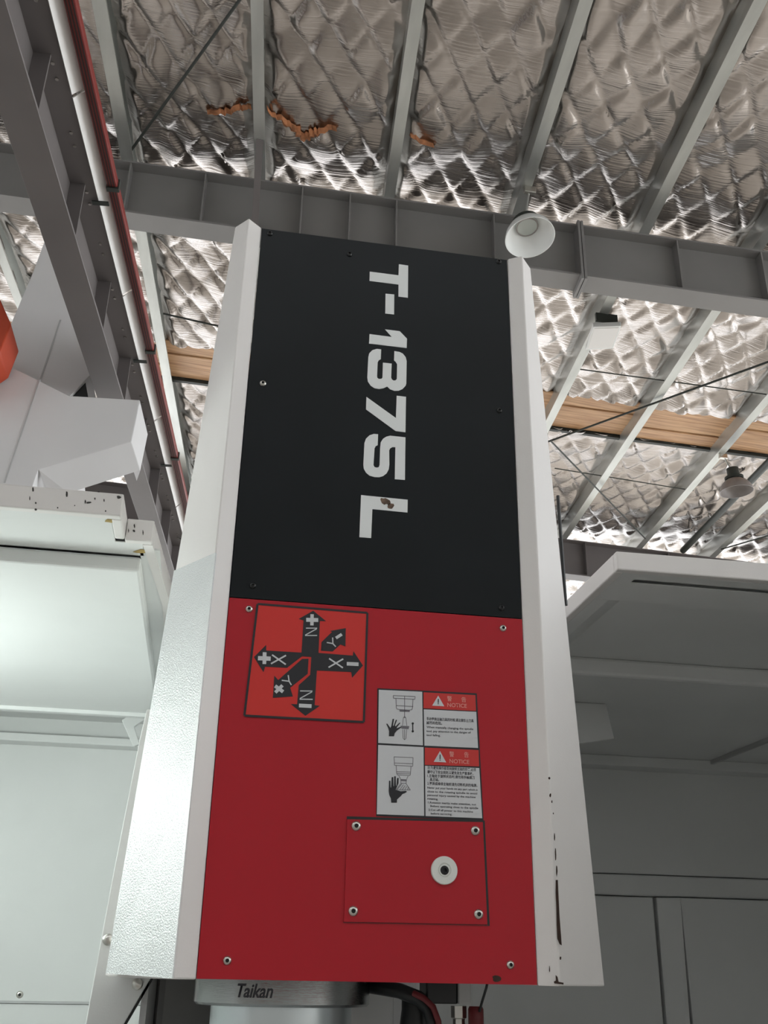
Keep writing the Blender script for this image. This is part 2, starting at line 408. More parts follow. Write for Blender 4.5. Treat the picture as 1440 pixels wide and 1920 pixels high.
for d in np.arange(2.7, 12.5, 1.55): crbox(MB(), CW+.19, CW+.256, d, d+.03, HT-.004, HT+.06).build('hanger', 'lampbody', br)
# ------------------------------------------------------------------ white casing behind the enclosure
YD = 4.35
dc = thing('sheet_metal_duct', onY(100, 900, YD), 'tall white sheet-metal duct with a faceted box jutting out beside the crane beam', 'duct')
def yl(px, py, Y): return onY(px, py, Y)
MB().prism([yl(88, 440, YD), yl(172, 700, YD), yl(132, 742, YD), yl(150, 1000, YD), yl(-140, 1000, YD), yl(-140, 880, YD), yl(0, 655, YD), yl(62, 510, YD)], (0, .8, 0)).build('duct_body', 'duct', dc, bevel=.004)
MB().prism([yl(112, 600, YD), yl(115, 600, YD), yl(76, 716, YD), yl(73, 716, YD)], (0, -.004, 0)).build('seam', 'greypaint', dc)
YF = 4.05
MB().prism([yl(-140, 640, YF), yl(0, 678, YF), yl(70, 712, YF), yl(128, 742, YF), yl(262, 750, YF), yl(246, 828, YF), yl(72, 880, YF), yl(45, 960, YF), yl(-140, 1000, YF)], (0, .28, 0)).build('box_front', 'duct', dc, bevel=.004)
MB().prism([yl(73, 712, YF), yl(76, 712, YF), yl(10, 905, YF), yl(7, 905, YF)], (0, -.004, 0)).build('seam', 'greypaint', dc)
sd = [yl(262, 750, YF), yl(277, 814, YF+.12), yl(263, 882, YF+.12), yl(246, 828, YF)]
MB().prism(sd, (-.03, .16, 0)).build('box_side', 'duct', dc, bevel=.003)
bt = [yl(246, 828, YF), yl(263, 882, YF+.12), yl(128, 925, YF+.12), yl(88, 918, YF+.1), yl(72, 880, YF)]
MB().prism(bt, (0, .03, .05)).build('box_bottom', 'duct', dc, bevel=.003)
MB().prism([yl(122, 748, YD+.03), yl(140, 690, YD+.03), yl(152, 672, YD+.03), yl(166, 748, YD+.03)], (0, .05, 0)).build('dark_opening', 'rubber', dc)
rd = MB().prism([yl(-60, 540, YF-.32), yl(0, 560, YF-.32), yl(21, 608, YF-.32), yl(0, 660, YF-.32), yl(-60, 700, YF-.32)], (0, .3, 0)).build('red_cover', 'orange', bevel=.01)
tag(rd, 'red-orange painted block beside the white duct', 'machine part')

# ------------------------------------------------------------------ enclosure
ZC = CAM[2]
EN = thing('machine_enclosure', (.7, 1.2, 0), 'white sheet-metal enclosure of the machining centre around the head', 'machine')
YR, YW = .28, 2.28
def part(m, name, mt='encl', bevel=.003, seg=2, **k): return m.build(name, mt, EN, bevel=bevel, seg=seg, **k)
# left hood: rim, stepped rim, underside
zt, zb = ZC+.855, ZC+.806
XL = -1.35
part(MB().prism([(XL, YR, zb), (-.222, YR, zb), (-.222, YR, zt), (XL, YR, zt)], (0, .02, 0)), 'hood_rim', 'white')
part(MB().prism([(-.222, YR+.02, zb), (-.222, .40, zb), (-.222, .40, zt), (-.222, YR+.02, zt)], (-.02, 0, 0)), 'hood_rim', 'white')
part(MB().prism([(-.222, .40, zb), (-.166, .40, zb), (-.166, .40, zt), (-.222, .40, zt)], (0, .02, 0)), 'hood_rim', 'white')
part(MB().prism([(-.166, .42, zb), (-.136, .80, zb), (-.136, .80, zt), (-.166, .42, zt)], (-.02, 0, 0)), 'hood_rim', 'white', bevel=0)
part(MB().box(-.156, -.136, .80, 2.2, zb, zt), 'hood_rim', 'white', bevel=0)
part(MB().prism([(XL, YR+.02, zb+.002), (-.242, YR+.02, zb+.002), (-.242, .42, zb+.002), (-.186, .42, zb+.002), (-.186, .49, zb+.002), (XL, .49, zb+.002)], (0, 0, .003)), 'hood_flange')
zp = ZC+.772
part(MB().prism([(XL, .49, zp), (-.192, .49, zp), (-.192, 1.85, zp), (XL, 1.85, zp)], (0, 0, .034)), 'hood_panel', bevel=.006)
part(MB().box(XL, -.186, 1.85, 2.28, zp+.06, zp+.064), 'hood_panel')
part(MB().box(-.194, -.152, .45, 2.2, zb+.002, zb+.006), 'hood_flange', bevel=0)
part(MB().prism([(XL, YR+.01, zt-.004), (-.23, YR+.01, zt-.004), (-.23, .41, zt-.004), (-.17, .41, zt-.004), (-.155, YW, zt-.004), (XL, YW, zt-.004)], (0, 0, .004)), 'hood_top', bevel=0)
part(MB().box(XL, -.20, 1.83, 1.86, zp-.012, zp+.06), 'channel_lip')
part(MB().box(XL, -.22, 2.20, 2.28, zp-.04, zp-.012), 'channel_lip')
part(MB().prism([onY(228, 1350, 2.0), onY(300, 1300, 2.0), onY(300, 1330, 2.0), onY(252, 1362, 2.0), onY(262, 1395, 2.0), onY(250, 1400, 2.0)], (0, .02, 0)), 'corner_bracket')
# left back wall
part(MB().box(XL, -.12, YW, YW+.02, ZC-.108, zt), 'back_panel')
part(MB().box(XL, -.12, YW+.004, YW+.024, .2, ZC-.113), 'back_panel')
part(MB().box(XL, -.12, YW-.003, YW+.004, ZC-.113, ZC-.106), 'seam_strip', 'greypaint', bevel=0)
# right hood
zt2, zb2 = ZC+.823, ZC+.781
XR0, XR1 = .803, 2.9
part(MB().prism([(XR0, YR, zb2), (XR1, YR, zb2+.012), (XR1, YR, zt2+.012), (XR0, YR, zt2)], (0, .02, 0)), 'hood_rim', 'white')
part(MB().prism([(XR0, YR+.02, zb2), (XR0, YW, zb2), (XR0, YW, zt2), (XR0, YR+.02, zt2)], (.02, 0, 0)), 'hood_rim', 'white')
ru = zb2+.002
part(MB().box(XR0+.01, XR1, YR+.01, YW+.02, zt2-.004, zt2), 'hood_top', bevel=0)
part(MB().prism([(XR0+.02, YR+.02, ru), (XR1, YR+.02, ru), (XR1, .335, ru), (XR0+.06, .335, ru), (XR0+.06, .355, ru), (XR1, .355, ru), (XR1, .47, ru), (XR0+.02, .47, ru)], (0, 0, .003)), 'hood_flange')
part(MB().box(XR0+.02, XR1, .33, .36, ru+.012, ru+.015), 'slot_back', 'greypaint', bevel=0)
part(MB().box(XR0+.02, XR0+.055, .47, YW, ru, ru+.003), 'hood_flange')
part(MB().box(XR0+.055, XR1, .47, 1.1, ru+.035, ru+.038), 'hood_panel')
part(MB().prism([(XR0+.055, .47, ru+.003), (XR0+.055, 1.0, ru+.003), (XR0+.12, 1.0, ru+.035), (XR0+.12, .47, ru+.035)], (0, 0, .002)), 'hood_fold', bevel=0)
part(MB().box(XR0+.02, XR1, 1.02, 1.27, ru-.016, ru+.036), 'hood_crossbar', bevel=.01)
part(MB().box(XR0+.02, XR1, 1.25, YW, ru+.01, ru+.014), 'hood_panel')
part(MB().box(1.955, 1.966, 1.3, YW, ru-.006, ru+.01), 'seam_ridge', 'greypaint', bevel=0)
part(MB().box(XR0+.02, XR1, YW-.09, YW, ru-.03, ru+.01), 'channel_lip')
part(MB().prism([(1.02, 1.42, ru+.01), (1.22, 1.42, ru+.01), (1.24, 1.42, ru-.10), (1.02, 1.42, ru-.14)], (0, .02, 0)), 'inner_bracket')
# right back wall
part(MB().prism([(-.10, YW, ZC+.362), (XR1, YW, ZC+.362), (XR1, YW, ru+.01), (-.10, YW, ru+.01)], (0, .02, 0)), 'back_panel', 'encl')
part(MB().box(-.10, XR1, YW-.015, YW+.02, ZC+.284, ZC+.358), 'back_rib', 'encl', bevel=.006)
part(MB().box(-.10, 1.70, YW, YW+.02, .2, ZC+.280), 'back_panel', 'encl')
part(MB().prism([(1.705, YW, .2), (1.76, YW-.03, .2), (1.80, YW-.03, ZC+.28), (1.715, YW, ZC+.28)], (0, .03, 0)), 'back_fold', 'encl')
part(MB().box(1.80, XR1, YW-.03, YW, .2, ZC+.280), 'back_panel', 'encl')
part(MB().box(XL, XR1, YW+.03, YW+.04, .2, zt), 'backing_sheet', 'greypaint', bevel=0)
# ends of the enclosure and base, outside the view
part(MB().box(XL-.02, XL, -.55, YW+.02, .2, zt), 'end_panel')
part(MB().box(XR1, XR1+.02, -.55, YW+.02, .2, zt2), 'end_panel')
part(MB().box(XL-.02, XR1+.02, -.6, YW+.02, 0, .2), 'base', 'greypaint')
part(MB().box(1.35, XR1, -.60, -.57, .2, zt2+.0), 'front_shade_panel')  # unseen cover, added to keep light off the enclosure's right side
# marks on the left hood rim
def flat(pts, Y, name, mt, parent, th=.0006): return MB().prism([onY(x, y, Y) for x, y in pts], (0, th, 0)).build(name, mt, parent)
def blob(cx, cy, rx, ry, n=9, a=0.):
    out = []
    for k in range(n):
        t = 2*math.pi*k/n; r = random.uniform(.65, 1.15); x, y = math.cos(t)*rx*r, math.sin(t)*ry*r
        out.append((cx+x*math.cos(a)-y*math.sin(a), cy+x*math.sin(a)+y*math.cos(a)))
    return out
for cx, cy, rx, ry in ((62, 917, 1.6, 5), (56, 934, 1.2, 4), (125, 926, 2, 5.5), (166, 942, 5, 2), (160, 940, 1.5, 4), (223, 932, 4, 3), (67, 943, 2, 2), (67, 955, 2.4, 2.4), (178, 935, 1.5, 2.5), (108, 952, 1.5, 1.5), (195, 938, 1.2, 3), (198, 958, 1.3, 1.5), (140, 948, 1.2, 1.2), (185, 922, 2.5, 1)):
    flat(blob(cx, cy, rx, ry), YR-.0008, 'paint_chip', 'dirt', EN)
for cx, cy, rx, ry in ((251, 995, 2.6, 2.6), (241, 995, 1, 4), (268, 998, 1, 5), (252, 986, 1.5, 4)): flat(blob(cx, cy, rx, ry), .3992, 'paint_chip', 'dirt', EN)
def flatz(pts, Z, name, mt): return MB().prism([onZ(x, y, Z) for x, y in pts], (0, 0, .0006)).build(name, mt, EN)
flatz(blob(207, 977, 10, 4), zb+.0008, 'rust_stain', 'rust'); flatz(blob(266, 1034, 16, 4, 11), zb+.0008, 'rust_stain', 'rust')
# dome screws
def screw_mesh(name='screw', r=.006, mt='steel'):
    s = MB(); s.lathe([(r*1.05, 0), (r, .0012), (r*.86, .0026), (r*.6, .0036), (r*.45, .0038), (r*.42, .0016), (0, .0016)], (0, 0, 0), (0, -1, 0), 16, [0, 0, 0, 0, 1, 1])
    return s
def screws(lst, Y, parent, r=.006, mt='steel', name='screw'):
    first = None
    for px, py in lst:
        p = onY(px, py, Y)
        if first is None:
            first = screw_mesh(name, r).build(name, [mt, 'dark'], smooth=True); first.location = p; setp(first, parent)
        else: inst(first, p, parent)
screws([(37, 1865)], YW, EN, .011)

# column shield with dome bolts, seen beside the lower left of the head
cs = thing('column_shield', (-.15, .62, 1.2), 'white sloping cover plate behind the lower left edge of the head', 'cover plate')
YS = .6
MB().prism([onY(275, 1330, YS), onY(262, 1385, YS), onY(212, 1640, YS), onY(160, 1920, YS), onY(150, 1980, YS), onY(200, 1980, YS), onY(232, 1920, YS), onY(283, 1833, YS), onY(420, 1600, YS), onY(420, 1330, YS)], (0, .012, 0)).build('plate', 'encl', cs, bevel=.002)
MB().prism([onY(283, 1833, YS+.012), onY(232, 1920, YS+.012), onY(200, 1980, YS+.012), onY(206, 1980, YS+.012), onY(238, 1920, YS+.012), onY(288, 1834, YS+.012)], (0, .01, 0)).build('black_edge', 'rubber', cs)
MB().box(-.098, -.086, YS+.012, 2.26, .2, 2.32).build('lamp_baffle', 'greypaint', cs)  # partition added to keep the work lamp off the wall to its right
for px, py in ((203, 1762), (258, 1845)):
    MB().lathe([(.0, .009), (.006, .008), (.010, .005), (.011, 0)], onY(px, py, YS), (-.3, -1, 0), 16).build('dome_bolt', 'steel', cs, smooth=True)
# machine column
mc = thing('machine_column', (.25, 1.5, .2), 'grey machine column standing behind the head', 'machine part')
MB().box(-.085, .56, 1.1, 1.9, .2, 2.75).build('casting', 'greypaint', mc, bevel=.02)
MB().box(.05, .45, .9, 1.1, 1.3, 2.7).build('guideway', 'greypaint', mc, bevel=.01)

# work lamp inside the left of the enclosure (its reflection glints on the head's side plate)
wl = thing('work_lamp', (-1.3, .9, 2.0), 'slim white LED work lamp on the left end panel of the enclosure', 'lamp')
MB().box(-1.345, -1.31, 0.72, 1.12, 1.96, 2.12).build('housing', 'lampwhite', wl, bevel=.006)
lm = bpy.data.materials.new('led_tube_glow'); lm.use_nodes = True
nb_ = lm.node_tree.nodes['Principled BSDF']; nb_.inputs['Emission Color'].default_value = (.90, 1., .96, 1); nb_.inputs['Emission Strength'].default_value = 62; M['led'] = lm
MB().box(-1.31, -1.300, 0.74, 1.10, 1.98, 2.10).build('diffuser', 'led', wl)

# ------------------------------------------------------------------ spindle head
ZB0, ZT0, ZM = 1.6, 2.9366, 2.1682
HD = thing('spindle_head', (.25, .3, ZB0), 'tall black and red spindle head marked T-1375 L between white side covers', 'machine head')
MB().box(.002, .498, .012, .95, ZB0+.03, ZT0-.02).build('head_body', 'greypaint', HD)
UP = MB().box(.0012, .4988, 0, .003, ZM+.0008, ZT0-.002).build('upper_panel', 'black', HD); UP['label'] = 'black panel with white lettering'
LP = MB().box(.0008, .4992, .0, .003, ZB0-.001, ZM-.0008).build('lower_panel', 'red', HD); LP['label'] = 'deep red panel'
# side covers
def onYx(px, py, Y): p = onY(px, py, Y); return p
lo_b = onY(198, 1825, .20); ro_b = onY(1133, 1840, .10)
def lcover(side):
    secs = []
    n = 6
    for k in range(n+1):
        t = k/n; z = ZT0+(ZB0-.002-ZT0)*t
        if side < 0:
            ix, rx, ry = 0., -.025-.006*t, -.023; ox, oy = -.050+(lo_b.x+.050)*t, .007+(.20-.007)*t
        else:
            ix, rx, ry = .5, .5265+.003*t, -.016; ox, oy = .554+(ro_b.x-.554)*t, .017+(.10-.017)*t
        secs.append([(ix, 0.004, z), (ix, -.0005, z), (rx, ry, z), (ox, oy, z), (ox, .85, z), (ix+.004*side, .85, z)])
    return MB().loft(secs)
lc = lcover(-1).build('side_cover', 'white', HD, bevel=.0025)
rc = lcover(1).build('side_cover', 'white', HD, bevel=.0025)
pl_ = [onY(404, 1036, -.0245), onY(326, 1070, .075), onY(262, 1445, .118), onY(198, 1825, .16), onY(323, 1835, -.0245), onY(364, 1430, -.0245)]
sp = MB()
v = [sp.bm.verts.new(p) for p in pl_]; w_ = [sp.bm.verts.new(p+Vector((.004, .006, 0))) for p in pl_]
sp.face([v[0], v[1], v[2], v[5]]); sp.face([v[5], v[2], v[3], v[4]]); sp.face([w_[0], w_[5], w_[2], w_[1]]); sp.face([w_[5], w_[4], w_[3], w_[2]])
for a in range(6):
    b = (a+1) % 6; sp.face([v[a], w_[a], w_[b], v[b]])
P_ = sp.build('side_plate', 'plate', HD); P_['label'] = 'pale glossy plate on the lower left side'
# black line drawn in for the dark gap along the right cover
MB().tube([onY(1046, 930, .10), onY(1061, 1135, .10)], .0035, 8).build('black_edge', 'rubber', HD)
# chips on the right cover's ridge (on the front strip next to the ridge)
def on_strip(px, py):
    # intersect the pixel ray with the right front strip plane
    a = Vector((.5, -.0005, 1.6)); n = Vector((.0275, -.0155, 0)).cross(Vector((0, 0, 1))).normalized(); d = Vector(ray(px, py)); c = Vector(CAM)
    t = (a-c).dot(n)/d.dot(n); return c+d*t
def chip(pts):
    q = [on_strip(*p) for p in pts]; MB().prism([p+Vector((-.0006, -.0008, 0)) for p in q], (.0006, .0008, 0)).build('paint_chip', 'chip', HD)
Z8 = lambda pts: zm(pts, 960, 1420, 3)
for c_ in (blob(211, 118, 7, 9), blob(216, 215, 5, 14), blob(225, 250, 3, 8), blob(233, 315, 2.5, 6), blob(240, 450, 3, 28), blob(246, 550, 4, 40), blob(252, 640, 4, 40)): chip(Z8(c_))
chip(Z8([(247, 690), (258, 690), (262, 780), (268, 900), (276, 1000), (280, 1058), (268, 1050), (256, 1020), (252, 940), (250, 840), (246, 760)]))
chip(Z8(blob(273, 1130, 6, 12))); chip(Z8([(246, 1225), (256, 1235), (262, 1262), (290, 1268), (290, 1278), (240, 1272), (236, 1262), (248, 1255)])); chip(Z8(blob(212, 1192, 2, 16)))

# lettering on the black panel
Zl1 = lambda p: zm(p, 660, 480, 6.854); Zl2 = lambda p: zm(p, 660, 740, 6.854)
LET = [Zl1([(603, 105), (722, 122), (718, 536), (597, 520), (598, 366), (225, 319), (228, 200), (598, 248)]),
       Zl1([(432, 484), (543, 494), (541, 750), (427, 738)]),
       Zl1([(425, 942), (614, 966), (707, 1062), (703, 1182), (219, 1124), (226, 1003), (512, 1040)]),
       Zl1([(375, 1200), (320, 1193), (262, 1210), (222, 1250), (210, 1300), (197, 1560), (205, 1612), (240, 1665), (290, 1698), (350, 1708), (405, 1698), (452, 1676), (490, 1712), (545, 1732), (600, 1730), (650, 1708), (690, 1665), (698, 1640), (703, 1350), (690, 1300), (655, 1255), (610, 1232), (545, 1222), (541, 1340), (565, 1362), (580, 1390), (576, 1580), (560, 1597), (535, 1600), (512, 1585), (503, 1560), (510, 1382), (398, 1370), (392, 1560), (380, 1577), (345, 1580), (325, 1565), (322, 1540), (330, 1365), (345, 1338), (370, 1325)]),
       Zl2([(186, 28), (565, 300), (575, 13), (694, 27), (687, 482), (560, 466), (180, 188)]),
       Zl2([(336, 508), (280, 504), (225, 522), (180, 565), (160, 620), (146, 900), (152, 950), (180, 1000), (225, 1040), (290, 1058), (350, 1060), (400, 1045), (445, 1010), (472, 960), (480, 900), (478, 715), (490, 690), (520, 672), (558, 674), (550, 1085), (680, 1095), (687, 548), (490, 527), (440, 540), (400, 565), (370, 610), (362, 680), (355, 900), (345, 930), (320, 938), (290, 930), (276, 905), (290, 690), (305, 660), (330, 648)]),
       Zl2([(117, 1290), (716, 1350), (713, 1514), (262, 1470), (246, 1842), (95, 1830)])]
for p in LET: flat(p, -.0007, 'letter', 'whiteprint', UP, .0007)
flat(Zl2(blob(430, 1370, 70, 42, 13, .5)+[]), -.0012, 'smudge', 'smudge', UP, .0004); flat(Zl2(blob(492, 1425, 48, 40, 11)), -.0012, 'smudge', 'smudge', UP, .0004)
screws([(493, 719)], 0, UP)
screws([(935, 491), (506, 438), (474, 1098), (940, 1140), (936, 770), (655, 477)], 0, UP, .0055, 'rubber')
screws([(467, 1142), (943, 1178), (426, 1801), (957, 1809)], 0, LP)
flat(zm(blob(1165, 220, 38, 26, 10), 640, 1780, 4), -.0008, 'paint_chip', 'chip', LP)

# stroke printing
def stroke(m, a, b, wpx, Y, th=.0004):
    A, Bq = onY(*a, Y), onY(*b, Y); d = (Bq-A); L = d.length; d.normalize(); nrm = Vector((-d.z, 0, d.x))
    w = wpx/1190.*.5     # px at the panel's scale
    m.prism([A+nrm*w, Bq+nrm*w, Bq-nrm*w, A-nrm*w], (0, th, 0))
# axis sticker
AXS = flat(zm([(250, 103), (1247, 183), (1215, 1175), (130, 1115)], 430, 1110, 4.8), -.0007, 'axis_sticker', 'redprint', HD, .0007); AXS['label'] = 'bright red axis-direction sticker with black arrows'
Z4 = lambda p: zm(p, 430, 1110, 4.8)
bd = [(254, 107), (1243, 187), (1211, 1170), (136, 1112)]
m = MB()
for a, b in zip(bd, bd[1:]+bd[:1]):
    q = Z4([a, b]); stroke(m, q[0], q[1], 4.2, -.0012-.0001*len(m.bm.verts)/8)
m.build('border', 'blackprint', AXS)
for poly in ([(755, 168), (870, 262), (815, 260), (803, 548), (1112, 572), (1117, 532), (1203, 662), (1105, 772), (1097, 720), (788, 706), (768, 1018), (815, 1024), (685, 1114), (553, 1008), (610, 1010), (625, 838), (728, 745), (738, 585), (655, 578), (520, 682), (322, 672), (308, 722), (222, 585), (332, 475), (332, 526), (650, 545), (668, 255), (625, 242)],
             [(655, 602), (713, 600), (706, 736), (548, 862), (572, 940), (392, 952), (405, 752), (440, 792)],
             [(830, 450), (925, 358), (908, 350), (1048, 325), (1045, 488), (1000, 472), (930, 535), (825, 528)]):
    flat(Z4(poly), -.0012, 'arrow', 'blackprint', AXS, .0005)
MARKS = [('plus_sign', [((692, 250), (800, 252), 38), ((745, 200), (743, 300), 32)]), ('letter', [((690, 325), (790, 325), 9), ((786, 331), (684, 387), 9), ((682, 391), (790, 391), 9)]),
         ('plus_sign', [((258, 595), (372, 600), 40), ((318, 542), (315, 648), 34)]), ('letter', [((385, 565), (508, 652), 14), ((510, 570), (375, 645), 14)]),
         ('letter', [((898, 598), (1022, 682), 14), ((1025, 602), (893, 678), 14)]), ('minus_sign', [((1057, 645), (1163, 650), 34)]),
         ('minus_sign', [((960, 414), (1012, 380), 28)]), ('letter', [((877, 454), (932, 464), 11), ((930, 410), (932, 464), 11), ((932, 464), (958, 492), 11)]),
         ('letter', [((472, 795), (537, 803), 11), ((530, 748), (538, 803), 11), ((538, 803), (558, 836), 11)]), ('plus_sign', [((412, 845), (484, 898), 32), ((478, 840), (414, 904), 30)]),
         ('letter', [((637, 890), (748, 891), 9), ((744, 898), (636, 958), 9), ((633, 964), (750, 966), 10)]), ('minus_sign', [((627, 1021), (740, 1027), 34)])]
for nm, ss in MARKS:
    m = MB()
    for a, b, w in ss:
        q = Z4([a, b]); stroke(m, q[0], q[1], w/4.8, -.0016-.0001*len(m.bm.verts)/8)
    m.build(nm, 'sticker', AXS)

# warning sticker
Z5 = lambda p: zm(p, 690, 1270, 6.)
NS = flat(Z5([(106, 122), (1224, 180), (1300, 1612), (92, 1562)]), -.0007, 'warning_sticker', 'blackprint', HD, .0007); NS['label'] = 'two-cell warning sticker with hand pictograms'
CELLS = [('cell', [(122, 140), (610, 162), (618, 765), (115, 738)], 'sticker'), ('heading', [(625, 168), (1208, 200), (1215, 378), (625, 348)], 'notice_red'), ('cell', [(628, 360), (1218, 388), (1238, 795), (635, 768)], 'sticker'),
         ('cell', [(115, 760), (625, 785), (632, 1558), (100, 1540)], 'sticker'), ('heading', [(640, 790), (1245, 818), (1250, 1002), (640, 985)], 'notice_red'), ('cell', [(642, 995), (1252, 1020), (1285, 1585), (648, 1560)], 'sticker')]
for nm, p, mt in CELLS: flat(Z5(p), -.0012, nm, mt, NS, .0005)
for tri, ex in (([(790, 205), (858, 325), (722, 318)], ((792, 242), (791, 302))), ([(810, 830), (880, 957), (740, 950)], ((812, 868), (811, 936)))):
    flat(Z5(tri), -.0016, 'warning_triangle', 'sticker', NS, .0004)
    m = MB(); q = Z5(ex); stroke(m, (q[0][0], q[0][1]), (q[1][0], q[1][1]-2.6), 2.0, -.0020); stroke(m, (q[1][0], q[1][1]-1.6), q[1], 2.0, -.0020); m.build('exclamation_mark', 'textprint', NS)
def text_mesh(body, shear=0., bold=0.):
    c = bpy.data.curves.new('text', 'FONT'); c.body = body; c.resolution_u = 3; c.shear = shear; c.offset = bold
    o = bpy.data.objects.new('text', c); COL.objects.link(o); bpy.context.view_layer.update()
    me = bpy.data.meshes.new_from_object(o.evaluated_get(bpy.context.evaluated_depsgraph_get()))
    bpy.data.objects.remove(o); bpy.data.curves.remove(c)
    co = np.empty(len(me.vertices)*3); me.vertices.foreach_get('co', co); return me, co.reshape(-1, 3)
def text_on(body, p0, p1, hpx, Y, mt, parent, name='text_line', asc=.72):
    me, co = text_mesh(body, 0., .012)
    A, Bq = onY(*p0, Y), onY(*p1, Y); hz = onY(p0[0], p0[1]-hpx, Y).z-A.z
    x0, x1 = co[:, 0].min(), co[:, 0].max(); e = (np.array(Bq)-np.array(A))
    P = np.array(A)[None]+((co[:, 0]-x0)/(x1-x0))[:, None]*e[None]; P[:, 2] += co[:, 1]/asc*hz
    me.vertices.foreach_set('co', P.reshape(-1)); me.update(); me.materials.clear(); me.materials.append(M[mt]); me.name = name
    o = bpy.data.objects.new(name, me); COL.objects.link(o); setp(o, parent); return o
for b_, p0, p1, h in (('NOTICE', (893, 330), (1112, 343), 45), ('警', (890, 262), (944, 265), 46), ('告', (1052, 273), (1104, 276), 46), ('NOTICE', (917, 963), (1140, 974), 46), ('警', (915, 888), (969, 891), 48), ('告', (1082, 894), (1134, 897), 48)):
    q = Z5([p0, p1]); text_on(b_, q[0], q[1], h/6., -.0016, 'pinkprint', NS)
ZB_ = lambda p: zm(p, 790, 1290, 13.09); ZD_ = lambda p: zm(p, 790, 1390, 12.)
for b_, p0, p1, h in (('手动更换主轴刀具的时候,请注意防止刀具', (125, 785), (1285, 838), 62), ('掉落的危险。', (125, 884), (510, 897), 60), ('When manually changing the spindle', (125, 980), (1275, 1032), 52), ('tool, pay attention to the danger of', (125, 1078), (1215, 1118), 52), ('tool falling.', (125, 1176), (470, 1190), 52)):
    q = ZB_([p0, p1]); text_on(b_, q[0], q[1], h/13.09, -.0016, 'textprint', NS)
for b_, x0, y0, x1, h in (('注:为避免操作者受到旋转主轴的伤害,必须', 135, 618, 1230, 56), ('遵守以下安全规则,以避免发生严重事故。', 135, 712, 1170, 56), ('1.主轴处于旋转状态时,请勿用手触摸刀', 135, 800, 1200, 56), ('具主轴。', 190, 886, 400, 56), ('2.更换或维修主轴前请先切断机床的电源。', 135, 972, 1262, 56),
                       ('Never put your hands on any part which is', 135, 1062, 1266, 46), ('close to the rotating spindle to avoid', 135, 1146, 1256, 46), ('personal injury caused by the machine', 135, 1228, 1222, 46), ('rotating.', 135, 1310, 375, 46),
                       ('1.Rotation inertia make attention, not', 150, 1394, 1232, 46), ('Before operating close to the spindle', 205, 1476, 1280, 46), ('2.Cut off all power to this machine', 160, 1560, 1165, 46), ('before servicing.', 215, 1642, 692, 46)):
    q = ZD_([(x0, y0), (x1, y0+(x1-x0)*.045)]); text_on(b_, q[0], q[1], h/12., -.0016, 'textprint', NS)
# pictograms
def strokes(lst, conv, wpx, mt, name):
    m = MB()
    for pl2 in lst:
        q = conv(pl2)
        for a, b in zip(q, q[1:]): stroke(m, a, b, wpx, -.0016)
    return m.build(name, mt, NS)
ZA = lambda p: zm(p, 700, 1285, 14.4); ZE = lambda p: zm(p, 700, 1395, 14.4)
strokes([[(540, 275), (1130, 300), (1122, 375), (545, 345), (540, 275)], [(610, 350), (620, 590), (640, 640), (700, 650)], [(1070, 375), (1060, 590), (1040, 660), (985, 662)], [(618, 545), (1075, 570)], [(845, 285), (845, 830)]], ZA, 1.1, 'greyprint', 'spindle_drawing')
flat(ZA([(700, 645), (990, 660), (980, 718), (715, 708)]), -.0016, 'spindle_drawing', 'greyprint', NS, .0004)
strokes([[(812, 880), (785, 1085)], [(880, 880), (905, 1090)], [(795, 1185), (805, 1430), (845, 1470), (885, 1430), (900, 1190)], [(845, 1190), (845, 1460)]], ZA, .8, 'greyprint', 'tool_drawing')
flat(ZA([(845, 825), (888, 878), (803, 878)]), -.0016, 'tool_drawing', 'greyprint', NS, .0004); flat(ZA([(735, 1088), (972, 1102), (950, 1182), (760, 1168)]), -.0016, 'tool_drawing', 'greyprint', NS, .0004)
strokes([[(1065, 1020), (1065, 1250)]], ZA, 2.0, 'blackprint', 'arrow')
for y in (1030, 1240): flat(ZA([(1065+32*math.cos(t), y+32*math.sin(t)) for t in np.arange(0, 6.28, .7)]), -.0017, 'arrow_end', 'blackprint', NS, .0004)
flat(ZA([(350, 1040), (380, 1035), (460, 1150), (485, 1100), (520, 910), (560, 905), (530, 1090), (550, 1090), (610, 930), (640, 935), (585, 1080), (600, 1110), (700, 1010), (735, 1010), (640, 1130), (630, 1160), (740, 1115), (755, 1135), (640, 1220), (580, 1290), (560, 1375), (420, 1375), (425, 1240), (400, 1150)]), -.0016, 'hand_pictogram', 'blackprint', NS, .0004)
strokes([[(560, 345), (1072, 365), (1065, 600), (572, 575), (560, 345)], [(565, 512), (1070, 532)], [(620, 580), (632, 800), (655, 835), (990, 850), (1005, 800), (1015, 610)], [(628, 748), (1010, 758)], [(635, 798), (1005, 805)], [(690, 860), (730, 925), (735, 945)], [(940, 865), (905, 930), (905, 950)], [(745, 1000), (745, 1060)], [(890, 1000), (890, 1060)]], ZE, .9, 'greyprint', 'spindle_drawing')
flat(ZE([(735, 945), (905, 955), (900, 1005), (735, 995)]), -.0016, 'spindle_drawing', 'greyprint', NS, .0004)
strokes([[(750, 1060), (880, 1060), (1000, 1240), (610, 1240), (750, 1060)]]+[[(640+70*k, 1238), (770+45*k, 1075+22*k)] for k in range(5)], ZE, 1.0, 'greyprint', 'cutter_drawing')
flat(ZE([(425, 990), (460, 990), (468, 1170), (480, 1180), (495, 900), (540, 890), (545, 1140), (560, 1140), (565, 870), (605, 870), (610, 1120), (625, 1130), (640, 920), (685, 915), (680, 1060), (600, 1240), (640, 1250), (740, 1275), (880, 1265), (910, 1290), (850, 1330), (790, 1350), (740, 1410), (640, 1500), (635, 1585), (485, 1585), (475, 1470), (430, 1380), (415, 1280)]), -.0016, 'hand_pictogram', 'blackprint', NS, .0004)

